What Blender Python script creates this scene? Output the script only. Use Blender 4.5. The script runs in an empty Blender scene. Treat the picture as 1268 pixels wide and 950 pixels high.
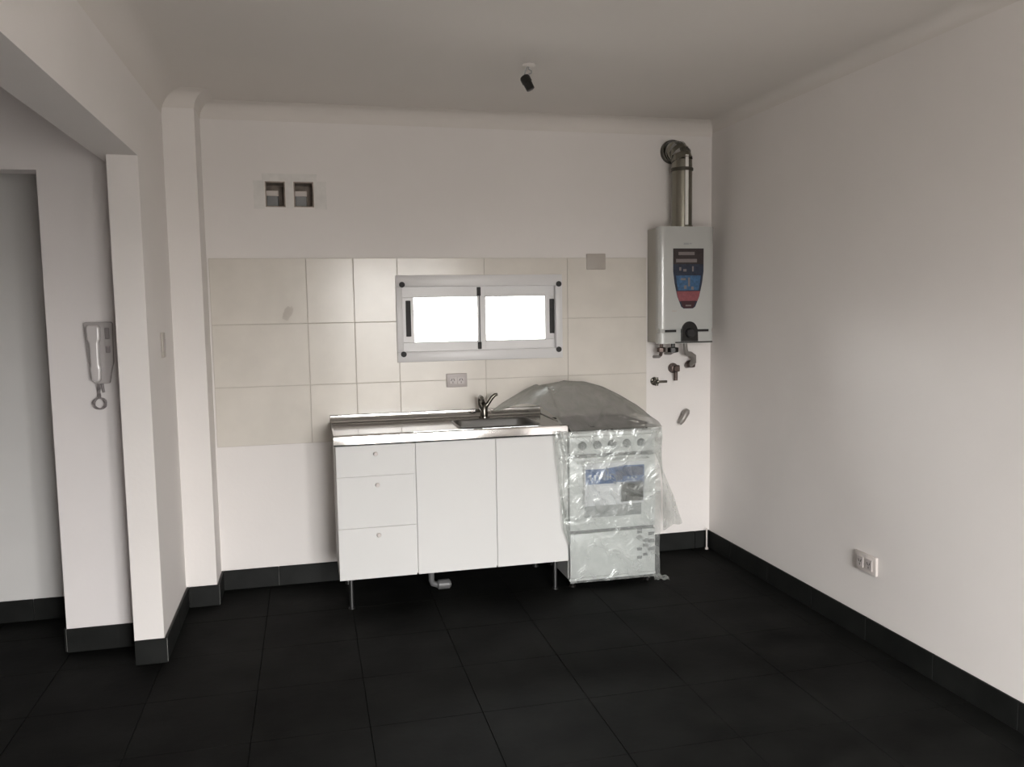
import bpy, bmesh, math, random
from mathutils import Vector, Matrix, noise
random.seed(7)
C = bpy.context.scene.collection
PI = math.pi

# ------------------------------------------------------------------ camera
CZ = 1.52
cam_d = bpy.data.cameras.new('camera')
cam_d.sensor_width = 36.0
cam_d.lens = 1035.0 / 1268.0 * 36.0
cam_d.clip_start = 0.05
cam = bpy.data.objects.new('camera', cam_d)
C.objects.link(cam)
yaw, pitch, roll = math.radians(13.628), math.radians(-5.337), math.radians(-0.8686)
F = Vector((math.sin(yaw)*math.cos(pitch), math.cos(yaw)*math.cos(pitch), math.sin(pitch)))
R0 = Vector((math.cos(yaw), -math.sin(yaw), 0)); U0 = R0.cross(F)
RR = R0*math.cos(roll) + U0*math.sin(roll)
UU = -R0*math.sin(roll) + U0*math.cos(roll)
m = Matrix((RR, UU, -F)).transposed().to_4x4()
m.translation = Vector((0, 0, CZ))
cam.matrix_world = m
bpy.context.scene.camera = cam

# ------------------------------------------------------------------ light
sc = bpy.context.scene
sc.view_settings.view_transform = 'Standard'
sc.view_settings.look = 'None'
sc.view_settings.gamma = 1.0
sc.view_settings.use_curve_mapping = False
sc.view_settings.exposure = 0.0
w = bpy.data.worlds.new('sky'); sc.world = w; w.use_nodes = True
nt = w.node_tree; bg = nt.nodes['Background']
# overcast sky above the horizon, duller ground below it
SKY, GROUND = 37.0, 6.6
wc = nt.nodes.new('ShaderNodeTexCoord'); sx = nt.nodes.new('ShaderNodeSeparateXYZ')
mr = nt.nodes.new('ShaderNodeMapRange'); mr.interpolation_type = 'SMOOTHSTEP'
mr.inputs['From Min'].default_value = -.06; mr.inputs['From Max'].default_value = .10
mr.inputs['To Min'].default_value = GROUND; mr.inputs['To Max'].default_value = SKY
nt.links.new(wc.outputs['Generated'], sx.inputs[0]); nt.links.new(sx.outputs['Z'], mr.inputs['Value'])
nt.links.new(mr.outputs[0], bg.inputs['Strength'])
wcol = nt.nodes.new('ShaderNodeMixRGB'); wcol.inputs[1].default_value = (1.0, .955, .89, 1); wcol.inputs[2].default_value = (1.0, .99, .985, 1)
mf = nt.nodes.new('ShaderNodeMapRange'); mf.inputs['From Min'].default_value = -.06; mf.inputs['From Max'].default_value = .10
nt.links.new(sx.outputs['Z'], mf.inputs['Value']); nt.links.new(mf.outputs[0], wcol.inputs[0]); nt.links.new(wcol.outputs[0], bg.inputs['Color'])
def portal(name, loc, rot, sx_, sy_):      # guides the sampling of daylight through an opening, gives no light itself
    ld = bpy.data.lights.new(name, 'AREA'); ld.shape = 'RECTANGLE'; ld.size = sx_; ld.size_y = sy_
    ld.cycles.is_portal = True
    lo = bpy.data.objects.new(name, ld); C.objects.link(lo); lo.location = loc; lo.rotation_euler = rot
portal('balcony_daylight', (1.10, -1.36, 1.06), (PI/2, 0, 0), 1.50, 2.12)
portal('window_daylight', (.955, 4.90, 1.452), (-PI/2, 0, 0), .91, .42)

# ------------------------------------------------------------------ materials
def lin(c):
    return tuple(((x/255.0)/12.92 if x/255.0 <= .04045 else ((x/255.0+.055)/1.055)**2.4) for x in c)
def mat(name, col, rough=.5, metal=0.0, spec=.5, bump=0.0, bscale=30.0, var=0.0, vscale=4.0, coat=0.0, bdist=.002, detail=4.0):
    mt = bpy.data.materials.new(name); mt.use_nodes = True
    nt = mt.node_tree; b = nt.nodes['Principled BSDF']
    b.inputs['Base Color'].default_value = (*col, 1)
    b.inputs['Roughness'].default_value = rough
    b.inputs['Metallic'].default_value = metal
    b.inputs['Specular IOR Level'].default_value = spec
    b.inputs['Coat Weight'].default_value = coat
    tc = nt.nodes.new('ShaderNodeTexCoord')
    geo = nt.nodes.new('ShaderNodeNewGeometry')
    if var > 0:
        n = nt.nodes.new('ShaderNodeTexNoise'); n.inputs['Scale'].default_value = vscale
        n.inputs['Detail'].default_value = detail
        nt.links.new(geo.outputs['Position'], n.inputs['Vector'])
        r = nt.nodes.new('ShaderNodeValToRGB')
        r.color_ramp.elements[0].position = .3; r.color_ramp.elements[1].position = .7
        r.color_ramp.elements[0].color = (*[max(0, c*(1-var)) for c in col], 1)
        r.color_ramp.elements[1].color = (*[min(1, c*(1+var)) for c in col], 1)
        nt.links.new(n.outputs['Fac'], r.inputs['Fac'])
        nt.links.new(r.outputs['Color'], b.inputs['Base Color'])
    if bump > 0:
        n2 = nt.nodes.new('ShaderNodeTexNoise'); n2.inputs['Scale'].default_value = bscale
        n2.inputs['Detail'].default_value = 5
        nt.links.new(geo.outputs['Position'], n2.inputs['Vector'])
        bp = nt.nodes.new('ShaderNodeBump'); bp.inputs['Strength'].default_value = bump
        bp.inputs['Distance'].default_value = bdist
        nt.links.new(n2.outputs['Fac'], bp.inputs['Height'])
        nt.links.new(bp.outputs['Normal'], b.inputs['Normal'])
    return mt

M = {}
M['wall'] = mat('wall_paint', (.80, .765, .74), .75, bump=.25, bscale=55, var=.02, vscale=2)
M['ceil'] = mat('ceiling_paint', (.74, .70, .66), .85, bump=.2, bscale=40, var=.02, vscale=1.5)
M['hall'] = mat('hall_paint', (.78, .745, .735), .75, bump=.2, bscale=55, var=.02, vscale=2)
M['tile'] = mat('wall_tile_glaze', (.69, .65, .59), .20, bump=.06, bscale=9, var=.035, vscale=7, bdist=.004)
M['grout'] = mat('tile_grout', (.57, .53, .48), .85)
M['floor'] = mat('floor_tile_slate', (.0068, .0071, .0066), .66, spec=.07, bump=.5, bscale=26, var=.6, vscale=3.6, detail=9)
M['joint'] = mat('floor_joint', (.0055, .0055, .0053), .9, spec=.1)
M['base'] = mat('baseboard_tile', (.0085, .0092, .0085), .55, spec=.22, bump=.3, bscale=25, var=.35, vscale=9)
M['baseedge'] = mat('baseboard_sealant', (.22, .22, .21), .6)
M['white'] = mat('white_melamine', (.675, .67, .655), .45, spec=.4, var=.012, vscale=3)
M['carcass'] = mat('cabinet_board', (.55, .54, .52), .6, var=.02)
M['enamel'] = mat('white_enamel', (.78, .79, .78), .25, spec=.5, var=.015)
M['heat'] = mat('heater_enamel', (.50, .505, .485), .14, spec=.6, var=.015)
M['casing'] = mat('heater_casing_grey', (.40, .385, .345), .35)  # darker grey than the front cover
M['glint_strip'] = mat('pale_glint', (.85, .84, .80), .3, var=.05)  # glint of the flue pipe put into a pale colour
M['alu'] = mat('white_aluminium', (.72, .71, .71), .35, var=.02)
M['steel'] = mat('stainless_steel', (.58, .57, .56), .09, metal=1.0, bump=.07, bscale=14, bdist=.003)
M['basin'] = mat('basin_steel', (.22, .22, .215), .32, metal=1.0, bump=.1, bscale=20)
M['chrome'] = mat('dark_chrome', (.16, .15, .13), .22, metal=1.0, bump=.1, bscale=30)
M['legm'] = mat('leg_metal', (.16, .16, .16), .4, metal=1.0)
M['flue'] = mat('flue_aluminium', (.27, .26, .22), .2, metal=1.0, bump=.12, bscale=18, bdist=.002)
M['fluering'] = mat('flue_ring', (.09, .085, .07), .45, metal=.8)
M['black'] = mat('black_plastic', (.008, .007, .006), .35)
M['gasket'] = mat('black_gasket', (.012, .011, .011), .6)
M['plastic'] = mat('ivory_plastic', (.60, .55, .52), .35)
M['plastic2'] = mat('pale_outlet_plastic', (.50, .455, .44), .35)
M['beige'] = mat('blank_cover_plastic', (.44, .40, .36), .45)
M['phone'] = mat('intercom_plastic', (.46, .43, .425), .25, var=.02)
M['phone_hi'] = mat('intercom_handset_plastic', (.62, .59, .585), .16)
M['cord'] = mat('intercom_cord', (.26, .235, .235), .5)
M['concrete'] = mat('raw_mortar', (.40, .345, .30), .95, bump=.6, bscale=60, var=.25, vscale=25)
M['patch'] = mat('fresh_plaster', (.74, .72, .69), .85, bump=.5, bscale=50, var=.05, vscale=20)
M['brass'] = mat('dull_brass', (.13, .10, .09), .4, metal=.8, var=.2, vscale=60)
M['pvc'] = mat('grey_pvc', (.12, .12, .12), .4)
M['pipe'] = mat('grey_pipe', (.24, .225, .215), .4, metal=.4, var=.15, vscale=60)
M['hose'] = mat('braided_hose', (.33, .31, .29), .4, metal=.6, bump=.6, bscale=300)
M['iron'] = mat('cast_iron', (.012, .012, .012), .6)
M['hob'] = mat('hob_enamel', (.035, .036, .036), .3)
M['knob'] = mat('grey_knob', (.34, .35, .35), .4)
M['groove'] = mat('door_groove', (.14, .145, .145), .6)
M['paper'] = mat('label_paper', (.80, .80, .83), .5)
M['blue'] = mat('label_blue', (.008, .085, .28), .4, var=.25, vscale=40)
M['blue2'] = mat('label_blue_dark', (.008, .035, .13), .4, var=.2, vscale=40)
M['photo'] = mat('label_photo', (.040, .040, .028), .4, var=.8, vscale=70)
M['mark'] = mat('label_grey_mark', (.22, .225, .23), .5)
M['lightmark'] = mat('label_light_mark', (.32, .38, .48), .5)
M['navy'] = mat('sticker_navy', (.022, .030, .055), .4, var=.25, vscale=50)
M['st_dark'] = mat('sticker_dark', (.035, .024, .024), .4, var=.2, vscale=60)
M['st_blue'] = mat('sticker_blue', (.045, .12, .24), .4, var=.35, vscale=45)
M['st_red'] = mat('sticker_red', (.26, .075, .085), .4, var=.15, vscale=50)
M['st_maroon'] = mat('sticker_maroon', (.05, .014, .018), .4)
M['st_text'] = mat('sticker_text', (.20, .175, .17), .4)
M['cream'] = mat('door_paint', (.68, .67, .655), .6, var=.02)

def glass_mat():
    mt = bpy.data.materials.new('window_glass'); mt.use_nodes = True
    nt = mt.node_tree; nt.nodes.clear()
    o = nt.nodes.new('ShaderNodeOutputMaterial'); mx = nt.nodes.new('ShaderNodeMixShader')
    t = nt.nodes.new('ShaderNodeBsdfTransparent'); g = nt.nodes.new('ShaderNodeBsdfGlossy')
    g.inputs['Roughness'].default_value = .02; t.inputs['Color'].default_value = (.94, .96, .96, 1)
    fr = nt.nodes.new('ShaderNodeFresnel'); fr.inputs['IOR'].default_value = 1.45
    nt.links.new(fr.outputs[0], mx.inputs[0]); nt.links.new(t.outputs[0], mx.inputs[1])
    nt.links.new(g.outputs[0], mx.inputs[2]); nt.links.new(mx.outputs[0], o.inputs[0])
    return mt
M['glass'] = glass_mat()

def film_mat(name, col, opac, gloss=.16, bstr=.6):
    mt = bpy.data.materials.new(name); mt.use_nodes = True
    nt = mt.node_tree; nt.nodes.clear(); N = nt.nodes.new; L = nt.links.new
    o = N('ShaderNodeOutputMaterial')
    t = N('ShaderNodeBsdfTransparent'); t.inputs['Color'].default_value = (.93, .95, .94, 1)
    d = N('ShaderNodeBsdfDiffuse'); d.inputs['Color'].default_value = (*col, 1)
    tl = N('ShaderNodeBsdfTranslucent'); tl.inputs['Color'].default_value = (*col, 1)
    g = N('ShaderNodeBsdfGlossy'); g.inputs['Roughness'].default_value = .22
    g.inputs['Color'].default_value = (.95, 1, .98, 1)
    geo = N('ShaderNodeNewGeometry')
    nz = N('ShaderNodeTexNoise'); nz.inputs['Scale'].default_value = 9; nz.inputs['Detail'].default_value = 6
    nz.inputs['Distortion'].default_value = 1.2
    L(geo.outputs['Position'], nz.inputs['Vector'])
    bp = N('ShaderNodeBump'); bp.inputs['Strength'].default_value = bstr; bp.inputs['Distance'].default_value = .03
    L(nz.outputs['Fac'], bp.inputs['Height'])
    for s in (d, tl, g): L(bp.outputs[0], s.inputs['Normal'])
    a = N('ShaderNodeMixShader'); a.inputs[0].default_value = .45; L(d.outputs[0], a.inputs[1]); L(tl.outputs[0], a.inputs[2])
    rp = N('ShaderNodeMapRange'); rp.inputs['From Min'].default_value = .3; rp.inputs['From Max'].default_value = .7
    rp.inputs['To Min'].default_value = max(0, opac-.12); rp.inputs['To Max'].default_value = min(1, opac+.12)
    L(nz.outputs['Fac'], rp.inputs['Value'])
    b = N('ShaderNodeMixShader'); L(rp.outputs[0], b.inputs[0]); L(t.outputs[0], b.inputs[1]); L(a.outputs[0], b.inputs[2])
    c = N('ShaderNodeMixShader'); c.inputs[0].default_value = gloss; L(b.outputs[0], c.inputs[1]); L(g.outputs[0], c.inputs[2])
    L(c.outputs[0], o.inputs[0])
    return mt
M['film'] = film_mat('plastic_film', (.62, .64, .62), .34, .12, .45)
M['film2'] = film_mat('bunched_plastic_film', (.42, .405, .385), .58, .07, .35)

# ------------------------------------------------------------------ mesh helpers
class MB:
    def __init__(s): s.bm = bmesh.new()
    def box(s, x0, x1, y0, y1, z0, z1, bev=0.0, seg=2, mtx=None):
        vs = [s.bm.verts.new(p) for p in ((x0,y0,z0),(x1,y0,z0),(x1,y1,z0),(x0,y1,z0),(x0,y0,z1),(x1,y0,z1),(x1,y1,z1),(x0,y1,z1))]
        fs = [s.bm.faces.new([vs[i] for i in q]) for q in ((3,2,1,0),(4,5,6,7),(0,1,5,4),(1,2,6,5),(2,3,7,6),(3,0,4,7))]
        if bev > 0:
            es = list({e for f in fs for e in f.edges})
            r = bmesh.ops.bevel(s.bm, geom=es, offset=bev, segments=seg, profile=.5, affect='EDGES')
            vs = list({v for f in r['faces'] for v in f.verts} | {v for v in vs if v.is_valid})
        if mtx is not None: bmesh.ops.transform(s.bm, matrix=mtx, verts=[v for v in vs if v.is_valid])
        return s
    def tube(s, pts, r, n=14, cap=True):
        pts = [Vector(p) for p in pts]
        rs = r if isinstance(r, (list, tuple)) else [r]*len(pts)
        rings = []; up = None
        for i, p in enumerate(pts):
            if i == 0: d = pts[1]-p
            elif i == len(pts)-1: d = p-pts[i-1]
            else:
                d = (pts[i+1]-p).normalized() + (p-pts[i-1]).normalized()
            d.normalize()
            if up is None:
                up = d.orthogonal().normalized()
            else:
                up = (up - d*up.dot(d))
                up = up.normalized() if up.length > 1e-6 else d.orthogonal().normalized()
            q = d.cross(up)
            rings.append([s.bm.verts.new(p + (up*math.cos(a) + q*math.sin(a))*rs[i]) for a in (2*PI*k/n for k in range(n))])
        for a, b in zip(rings, rings[1:]):
            for k in range(n): s.bm.faces.new((a[k], a[(k+1) % n], b[(k+1) % n], b[k]))
        if cap:
            s.bm.faces.new(rings[0][::-1]); s.bm.faces.new(rings[-1])
        return s
    def prism(s, prof, axis, a0, a1):
        # prof: 2-D points; axis 'x','y','z' extruded from a0 to a1
        def P(u, v, t): return {'x': (t, u, v), 'y': (u, t, v), 'z': (u, v, t)}[axis]
        A = [s.bm.verts.new(P(u, v, a0)) for u, v in prof]; B = [s.bm.verts.new(P(u, v, a1)) for u, v in prof]
        n = len(prof)
        for k in range(n): s.bm.faces.new((A[k], A[(k+1) % n], B[(k+1) % n], B[k]))
        s.bm.faces.new(A[::-1]); s.bm.faces.new(B); return s
    def grid(s, fn, nu, nv):
        V = [[s.bm.verts.new(fn(i/nu, j/nv)) for j in range(nv+1)] for i in range(nu+1)]
        for i in range(nu):
            for j in range(nv): s.bm.faces.new((V[i][j], V[i+1][j], V[i+1][j+1], V[i][j+1]))
        return s
    def build(s, name, mt, parent=None, smooth=False, origin=None, solid=0.0, **props):
        bmesh.ops.recalc_face_normals(s.bm, faces=s.bm.faces[:])
        if origin is not None: bmesh.ops.translate(s.bm, vec=-Vector(origin), verts=s.bm.verts[:])
        me = bpy.data.meshes.new(name); s.bm.to_mesh(me); s.bm.free()
        me.materials.append(mt)
        if smooth:
            for p in me.polygons: p.use_smooth = True
            try: me.set_sharp_from_angle(angle=math.radians(38))
            except Exception: pass
        o = bpy.data.objects.new(name, me); C.objects.link(o)
        if origin is not None: o.location = origin
        if parent is not None: o.parent = parent
        for k, v in props.items(): o[k] = v
        return o
def build_in(mb, name, mt, parent, **k):
    """mesh written in world coordinates, hung under a parent whose own origin may be elsewhere"""
    o = mb.build(name, mt, None, **k)
    off = Vector((0, 0, 0)); p = parent
    while p is not None: off += p.location; p = p.parent
    o.location = o.location - off
    o.parent = parent
    return o
def thing(name, label, cat, loc, group=None):
    o = bpy.data.objects.new(name, None); C.objects.link(o); o.location = loc
    o.empty_display_size = .05
    o['label'] = label; o['category'] = cat
    if group: o['group'] = group
    return o
def struct(o): o['kind'] = 'structure'; return o
def tag(o, label, cat, group=None):
    o['label'] = label; o['category'] = cat
    if group: o['group'] = group
    return o
def wall_cells(mb, axis, a0, a1, z0, z1, t0, t1, holes):
    """wall slab with rectangular holes: axis 'x' -> spans x, thickness y"""
    us = sorted({a0, a1, *[h[0] for h in holes], *[h[1] for h in holes]})
    zs = sorted({z0, z1, *[h[2] for h in holes], *[h[3] for h in holes]})
    us = [u for u in us if a0 <= u <= a1]; zs = [z for z in zs if z0 <= z <= z1]
    for ua, ub in zip(us, us[1:]):
        for za, zb in zip(zs, zs[1:]):
            cu, cz = (ua+ub)/2, (za+zb)/2
            if any(h[0] < cu < h[1] and h[2] < cz < h[3] for h in holes): continue
            if axis == 'x': mb.box(ua, ub, t0, t1, za, zb)
            else: mb.box(t0, t1, ua, ub, za, zb)
    return mb

# ------------------------------------------------------------------ room dimensions (metres)
CEIL = 2.585
XR = 2.387          # right wall
XL = -0.655         # left wall plane
XP = -0.505         # pilaster right face
YB = 4.68           # back wall
YP = 4.45           # pilaster front
YC = 3.77           # front of the column end of the left wall
YI = 4.00           # wall with the intercom
YH = 4.48           # far hall wall
YREAR = -1.20
BEAM = 2.158

# ------------------------------------------------------------------ structure
fb = MB(); fb.box(-2.6, XR+.15, YREAR-.15, 5.0, -.12, -.006)
floor = struct(fb.build('floor', M['joint']))
# floor tiles 41.5 cm, each a part
TS = .4175; X0 = .585; Y0 = 3.375
def tile_mesh(name, sx, sy, h, bev, mt):
    mb = MB(); mb.box(-sx/2, sx/2, -sy/2, sy/2, -h, 0, bev, 1)
    o = mb.build(name, mt); me = o.data; bpy.data.objects.remove(o); return me
full = tile_mesh('floor_tile', TS-.0024, TS-.0024, .012, .0008, M['floor'])
FX0, FX1, FY0, FY1 = -2.2, XR, YREAR, YB
i0 = math.floor((FX0-X0)/TS); i1 = math.ceil((FX1-X0)/TS); j0 = math.floor((FY0-Y0)/TS); j1 = math.ceil((FY1-Y0)/TS)
for i in range(i0, i1):
    for j in range(j0, j1):
        xa, xb = X0+i*TS, X0+(i+1)*TS; ya, yb = Y0+j*TS, Y0+(j+1)*TS
        xa2, xb2, ya2, yb2 = max(xa, FX0), min(xb, FX1), max(ya, FY0), min(yb, FY1)
        if xb2-xa2 < .03 or yb2-ya2 < .03: continue
        if (xb2-xa2) > TS-1e-4 and (yb2-ya2) > TS-1e-4: me = full
        else: me = tile_mesh('floor_tile', xb2-xa2-.0024, yb2-ya2-.0024, .012, .0008, M['floor'])
        o = bpy.data.objects.new('floor_tile', me); C.objects.link(o); o.parent = floor
        o.location = ((xa2+xb2)/2, (ya2+yb2)/2, random.uniform(-.0004, .0004))
        o.rotation_euler = (random.uniform(-.0006, .0006), random.uniform(-.0006, .0006), 0)

cb = MB(); cb.box(-2.6, XR+.15, YREAR-.15, 5.0, CEIL, CEIL+.15)
struct(cb.build('ceiling', M['ceil']))

WIN = (.505, 1.405, CZ-.275, CZ+.14)
VENTS = [(-.195, -.092, 2.06, 2.195), (-.048, .056, 2.06, 2.195)]
wb = MB(); wall_cells(wb, 'x', XP-.02, XR, 0, CEIL, YB, YB+.20, [WIN]+VENTS)
wall_back = struct(wb.build('wall_back', M['wall']))
wr = MB(); wr.box(XR, XR+.15, YREAR-.15, YB+.20, 0, CEIL); struct(wr.build('wall_right', M['wall']))
# left side: pilaster, column end of the left wall and beam over the hall opening
pl = MB(); pl.box(XL-.02, XP, YP, YB+.20, 0, CEIL); struct(pl.build('trim_1', M['wall'])).name = 'trim_1'
wl = MB(); wl.box(XL-.12, XL, YC, YP+.25, 0, CEIL)
wl.box(XL-.165, XL, 1.1, YC, BEAM, CEIL)
wl.box(XL-.165, XL-.119, YC-.0, YI, BEAM, CEIL)
wl.box(XL-.165, XL, YREAR-.15, 1.1, 0, CEIL)
struct(wl.build('wall_left', M['wall']))
# hall walls
DOORX = -1.10
wh = MB(); wall_cells(wh, 'x', -2.2, XL-.12, 0, CEIL, YI, YI+.12, [(-1.95, DOORX, 0, CZ+.605)])
struct(wh.build('wall_hall', M['hall']))
wf = MB(); wf.box(-2.2, XL-.02, YH, YH+.12, 0, CEIL); struct(wf.build('wall_far', M['cream']))
ws = MB(); ws.box(-2.35, -2.2, YREAR-.15, YH+.12, 0, CEIL); ws.box(-2.2, XL-.165, .4, .5, 0, CEIL)
struct(ws.build('wall_side', M['hall']))
# rear wall with the balcony door opening
DX0, DX1, DH = .35, 1.85, 2.12
wz = MB(); wall_cells(wz, 'x', -2.2, XR, 0, CEIL, YREAR-.15, YREAR, [(DX0, DX1, 0, DH)])
struct(wz.build('wall_rear', M['wall']))
dr = bpy.data.objects.new('door_1', None); C.objects.link(dr); dr.location = (DX0, YREAR-.1, 0); struct(dr)
d = MB(); d.box(DX0, DX0+.05, YREAR-.12, YREAR-.04, 0, DH); d.box(DX1-.05, DX1, YREAR-.12, YREAR-.04, 0, DH)
d.box(DX0+.05, DX1-.05, YREAR-.12, YREAR-.04, DH-.05, DH); d.box(1.19, 1.31, YREAR-.12, YREAR-.04, 0, DH-.05)
build_in(d, 'frame', M['alu'], dr)

# cove moulding along the top of the walls, mitred sweep of a concave profile
def sweep_cove(path, name, lip=.002, R=.078):
    prof = [(0, -R-lip), (lip, -R-lip)] + [(R - (R-lip)*math.cos(a), -R + (R-lip)*math.sin(a)) for a in (PI/2*k/8 for k in range(9))] + [(R+lip, -lip), (R+lip, 0), (0, 0)]
    pts = [Vector((x, y)) for x, y in path]; nrm = []
    segs = [(b-a).normalized() for a, b in zip(pts, pts[1:])]
    perp = [Vector((s.y, -s.x)) for s in segs]       # room lies to the right of the path direction
    mb = MB(); rings = []
    for i, p in enumerate(pts):
        if i == 0: mv = perp[0]
        elif i == len(pts)-1: mv = perp[-1]
        else:
            mv = perp[i-1]+perp[i]; mv = mv / (1 + perp[i-1].dot(perp[i]))
        rings.append([mb.bm.verts.new((p.x+mv.x*u, p.y+mv.y*u, CEIL+v)) for u, v in prof])
    n = len(prof)
    for a, b in zip(rings, rings[1:]):
        for k in range(n): mb.bm.faces.new((a[k], a[(k+1) % n], b[(k+1) % n], b[k]))
    mb.bm.faces.new(rings[0][::-1]); mb.bm.faces.new(rings[-1])
    return struct(mb.build(name, M['ceil'], smooth=True))
sweep_cove([(XL+.001, YP), (XP, YP), (XP, YB), (XR, YB)], 'trim_2')
sweep_cove([(XL, YREAR), (XL, YP)], 'trim_3', .0002, .11)
sweep_cove([(XR, YB), (XR, YREAR)], 'trim_4', .0002, .06)

# baseboards: strips of the floor tile, piece by piece
def baseboard(name, p, q, nrm, piece=.415, first=None, h=.108, t=.012):
    p, q, nrm = Vector(p), Vector(q), Vector(nrm); L = (q-p).length; d = (q-p)/L
    def strip(mb, a, b, z0, z1, t0, t1, bev=0):
        c0 = p+d*a+nrm*t0; c1 = p+d*b+nrm*t1
        mb.box(min(c0.x, c1.x), max(c0.x, c1.x), min(c0.y, c1.y), max(c0.y, c1.y), z0, z1, bev, 1)
    mb = MB(); strip(mb, 0, L, 0, h-.003, 0, .004)
    root = struct(mb.build(name, M['baseedge']))
    a = 0; b = first or piece
    while a < L-.01:
        b = min(b, L)
        if L-b < .03: b = L
        k = MB(); strip(k, a+.0012, b-.0012, .0, h, .0035, t, .0018); k.build('baseboard_tile', M['base'], root)
        a = b; b = a+piece
    return root
baseboard('baseboard_back', (XP, YB), (XR-.012, YB), (0, -1), first=.30)
baseboard('baseboard_right', (XR, YREAR), (XR, YB), (-1, 0), first=.2)
baseboard('baseboard_recess', (XP, YP), (XP, YB-.013), (1, 0))
baseboard('baseboard_pilaster', (XL+.013, YP), (XP+.012, YP), (0, -1))
baseboard('baseboard_left', (XL, YC), (XL, YP), (1, 0), first=.35)
baseboard('baseboard_column', (XL-.12, YC), (XL+.012, YC), (0, -1))
baseboard('baseboard_hall', (DOORX, YI), (XL-.121, YI), (0, -1))
baseboard('baseboard_jamb', (DOORX, YI), (DOORX, YI+.12), (-1, 0))
baseboard('baseboard_far', (-2.2, YH), (XL-.13, YH), (0, -1))
baseboard('baseboard_front', (XL, YREAR), (XL, 1.1), (1, 0))

# wall tiles: three courses, cut round the window
tx = [-.495, 0.0, .250, .490, .980, 1.472, 1.965]
tz = [.785, 1.105, 1.44, 1.79]
FL = (.478, 1.437, 1.213, 1.695)    # outer edge of the window flange
gm = MB(); wall_cells(gm, 'x', tx[0], tx[-1], tz[0], tz[-1], YB-.004, YB-.0001, [WIN])
build_in(gm, 'grout_bed', M['grout'], wall_back)
for a, b in zip(tx, tx[1:]):
    for c, e in zip(tz, tz[1:]):
        g = .0018; mb = MB()
        if b <= WIN[0] or a >= WIN[1] or e <= WIN[2] or c >= WIN[3]:
            mb.box(a+g, b-g, YB-.0085, YB-.003, c+g, e-g, .001, 1)
        else:
            wall_cells(mb, 'x', a+g, b-g, c+g, e-g, YB-.0085, YB-.003, [WIN])
        build_in(mb, 'wall_tile', M['tile'], wall_back)

# ------------------------------------------------------------------ kitchen window
win = bpy.data.objects.new('window_1', None); C.objects.link(win); win.location = (.955, YB, FL[2]); struct(win)
fx0, fx1, fz0, fz1 = FL
ix0, ix1, iz0, iz1 = .513, 1.398, 1.270, 1.632
fm = MB(); yf0, yf1 = YB-.022, YB-.0086
for (a, b, c, e) in ((fx0, fx1, iz1, fz1), (fx0, fx1, fz0, iz0), (fx0, ix0, iz0, iz1), (ix1, fx1, iz0, iz1)):
    fm.box(a, b, yf0, yf1, c, e, .003, 2)
# channel going back into the wall
for (a, b, c, e) in ((ix0-.004, ix1+.004, iz1, iz1+.004), (ix0-.004, ix1+.004, iz0-.004, iz0), (ix0-.004, ix0, iz0, iz1), (ix1, ix1+.004, iz0, iz1)):
    fm.box(a, b, YB-.012, YB+.08, c, e)
for z in (iz0, iz1-.012):
    fm.box(ix0, ix1, YB+.044, YB+.048, z, z+.012)
build_in(fm, 'frame', M['alu'], win, smooth=True)
def sash(xa, xb, ga, gb, y, slot):
    s = MB(); y0, y1 = y, y+.022; z0, z1 = iz0-.001, iz1+.001; gz0, gz1 = 1.322, 1.572
    for (a, b, c, e) in ((xa, xb, gz1, z1), (xa, xb, z0, gz0), (xa, ga, gz0, gz1), (gb, xb, gz0, gz1)):
        s.box(a, b, y0, y1, c, e, .002, 1)
    so = build_in(s, 'sash', M['alu'], win, smooth=True)
    g = MB(); g.box(ga-.004, gb+.004, y+.009, y+.013, gz0-.004, gz1+.004); build_in(g, 'pane', M['glass'], so)
    k = MB()
    for (a, b, c, e) in ((ga-.003, gb+.003, gz1-.001, gz1+.003), (ga-.003, gb+.003, gz0-.003, gz0+.001)):
        k.box(a, b, y-.0012, y+.001, c, e)
    build_in(k, 'gasket', M['knob'], so)
    h = MB(); h.box(slot-.014, slot+.014, y-.003, y+.002, 1.355, 1.555, .002, 1)
    build_in(h, 'finger_pull', M['gasket'], so)
sash(.512, .985, .577, .937, YB-.006, .545)
sash(.950, 1.399, .992, 1.343, YB+.012+.005, 1.384)
# right sash pull sits at the edge of the frame
for x, z in ((.512, 1.643), (1.415, 1.640), (.512, 1.258), (1.412, 1.262)):
    k = MB(); k.tube([(x, yf0+.002, z), (x, yf0-.008, z)], .016, 12); build_in(k, 'screw_cap', M['gasket'], win, smooth=True)
for z0, z1 in ((1.577, 1.626), (1.276, 1.316)):
    k = MB(); k.box(.936, .958, YB-.0115, YB-.005, z0, z1, .002, 1); build_in(k, 'guide_block', M['gasket'], win)
k = MB(); k.box(.947, .953, YB-.0105, YB-.005, 1.316, 1.577); build_in(k, 'seal_strip', M['groove'], win)

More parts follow.
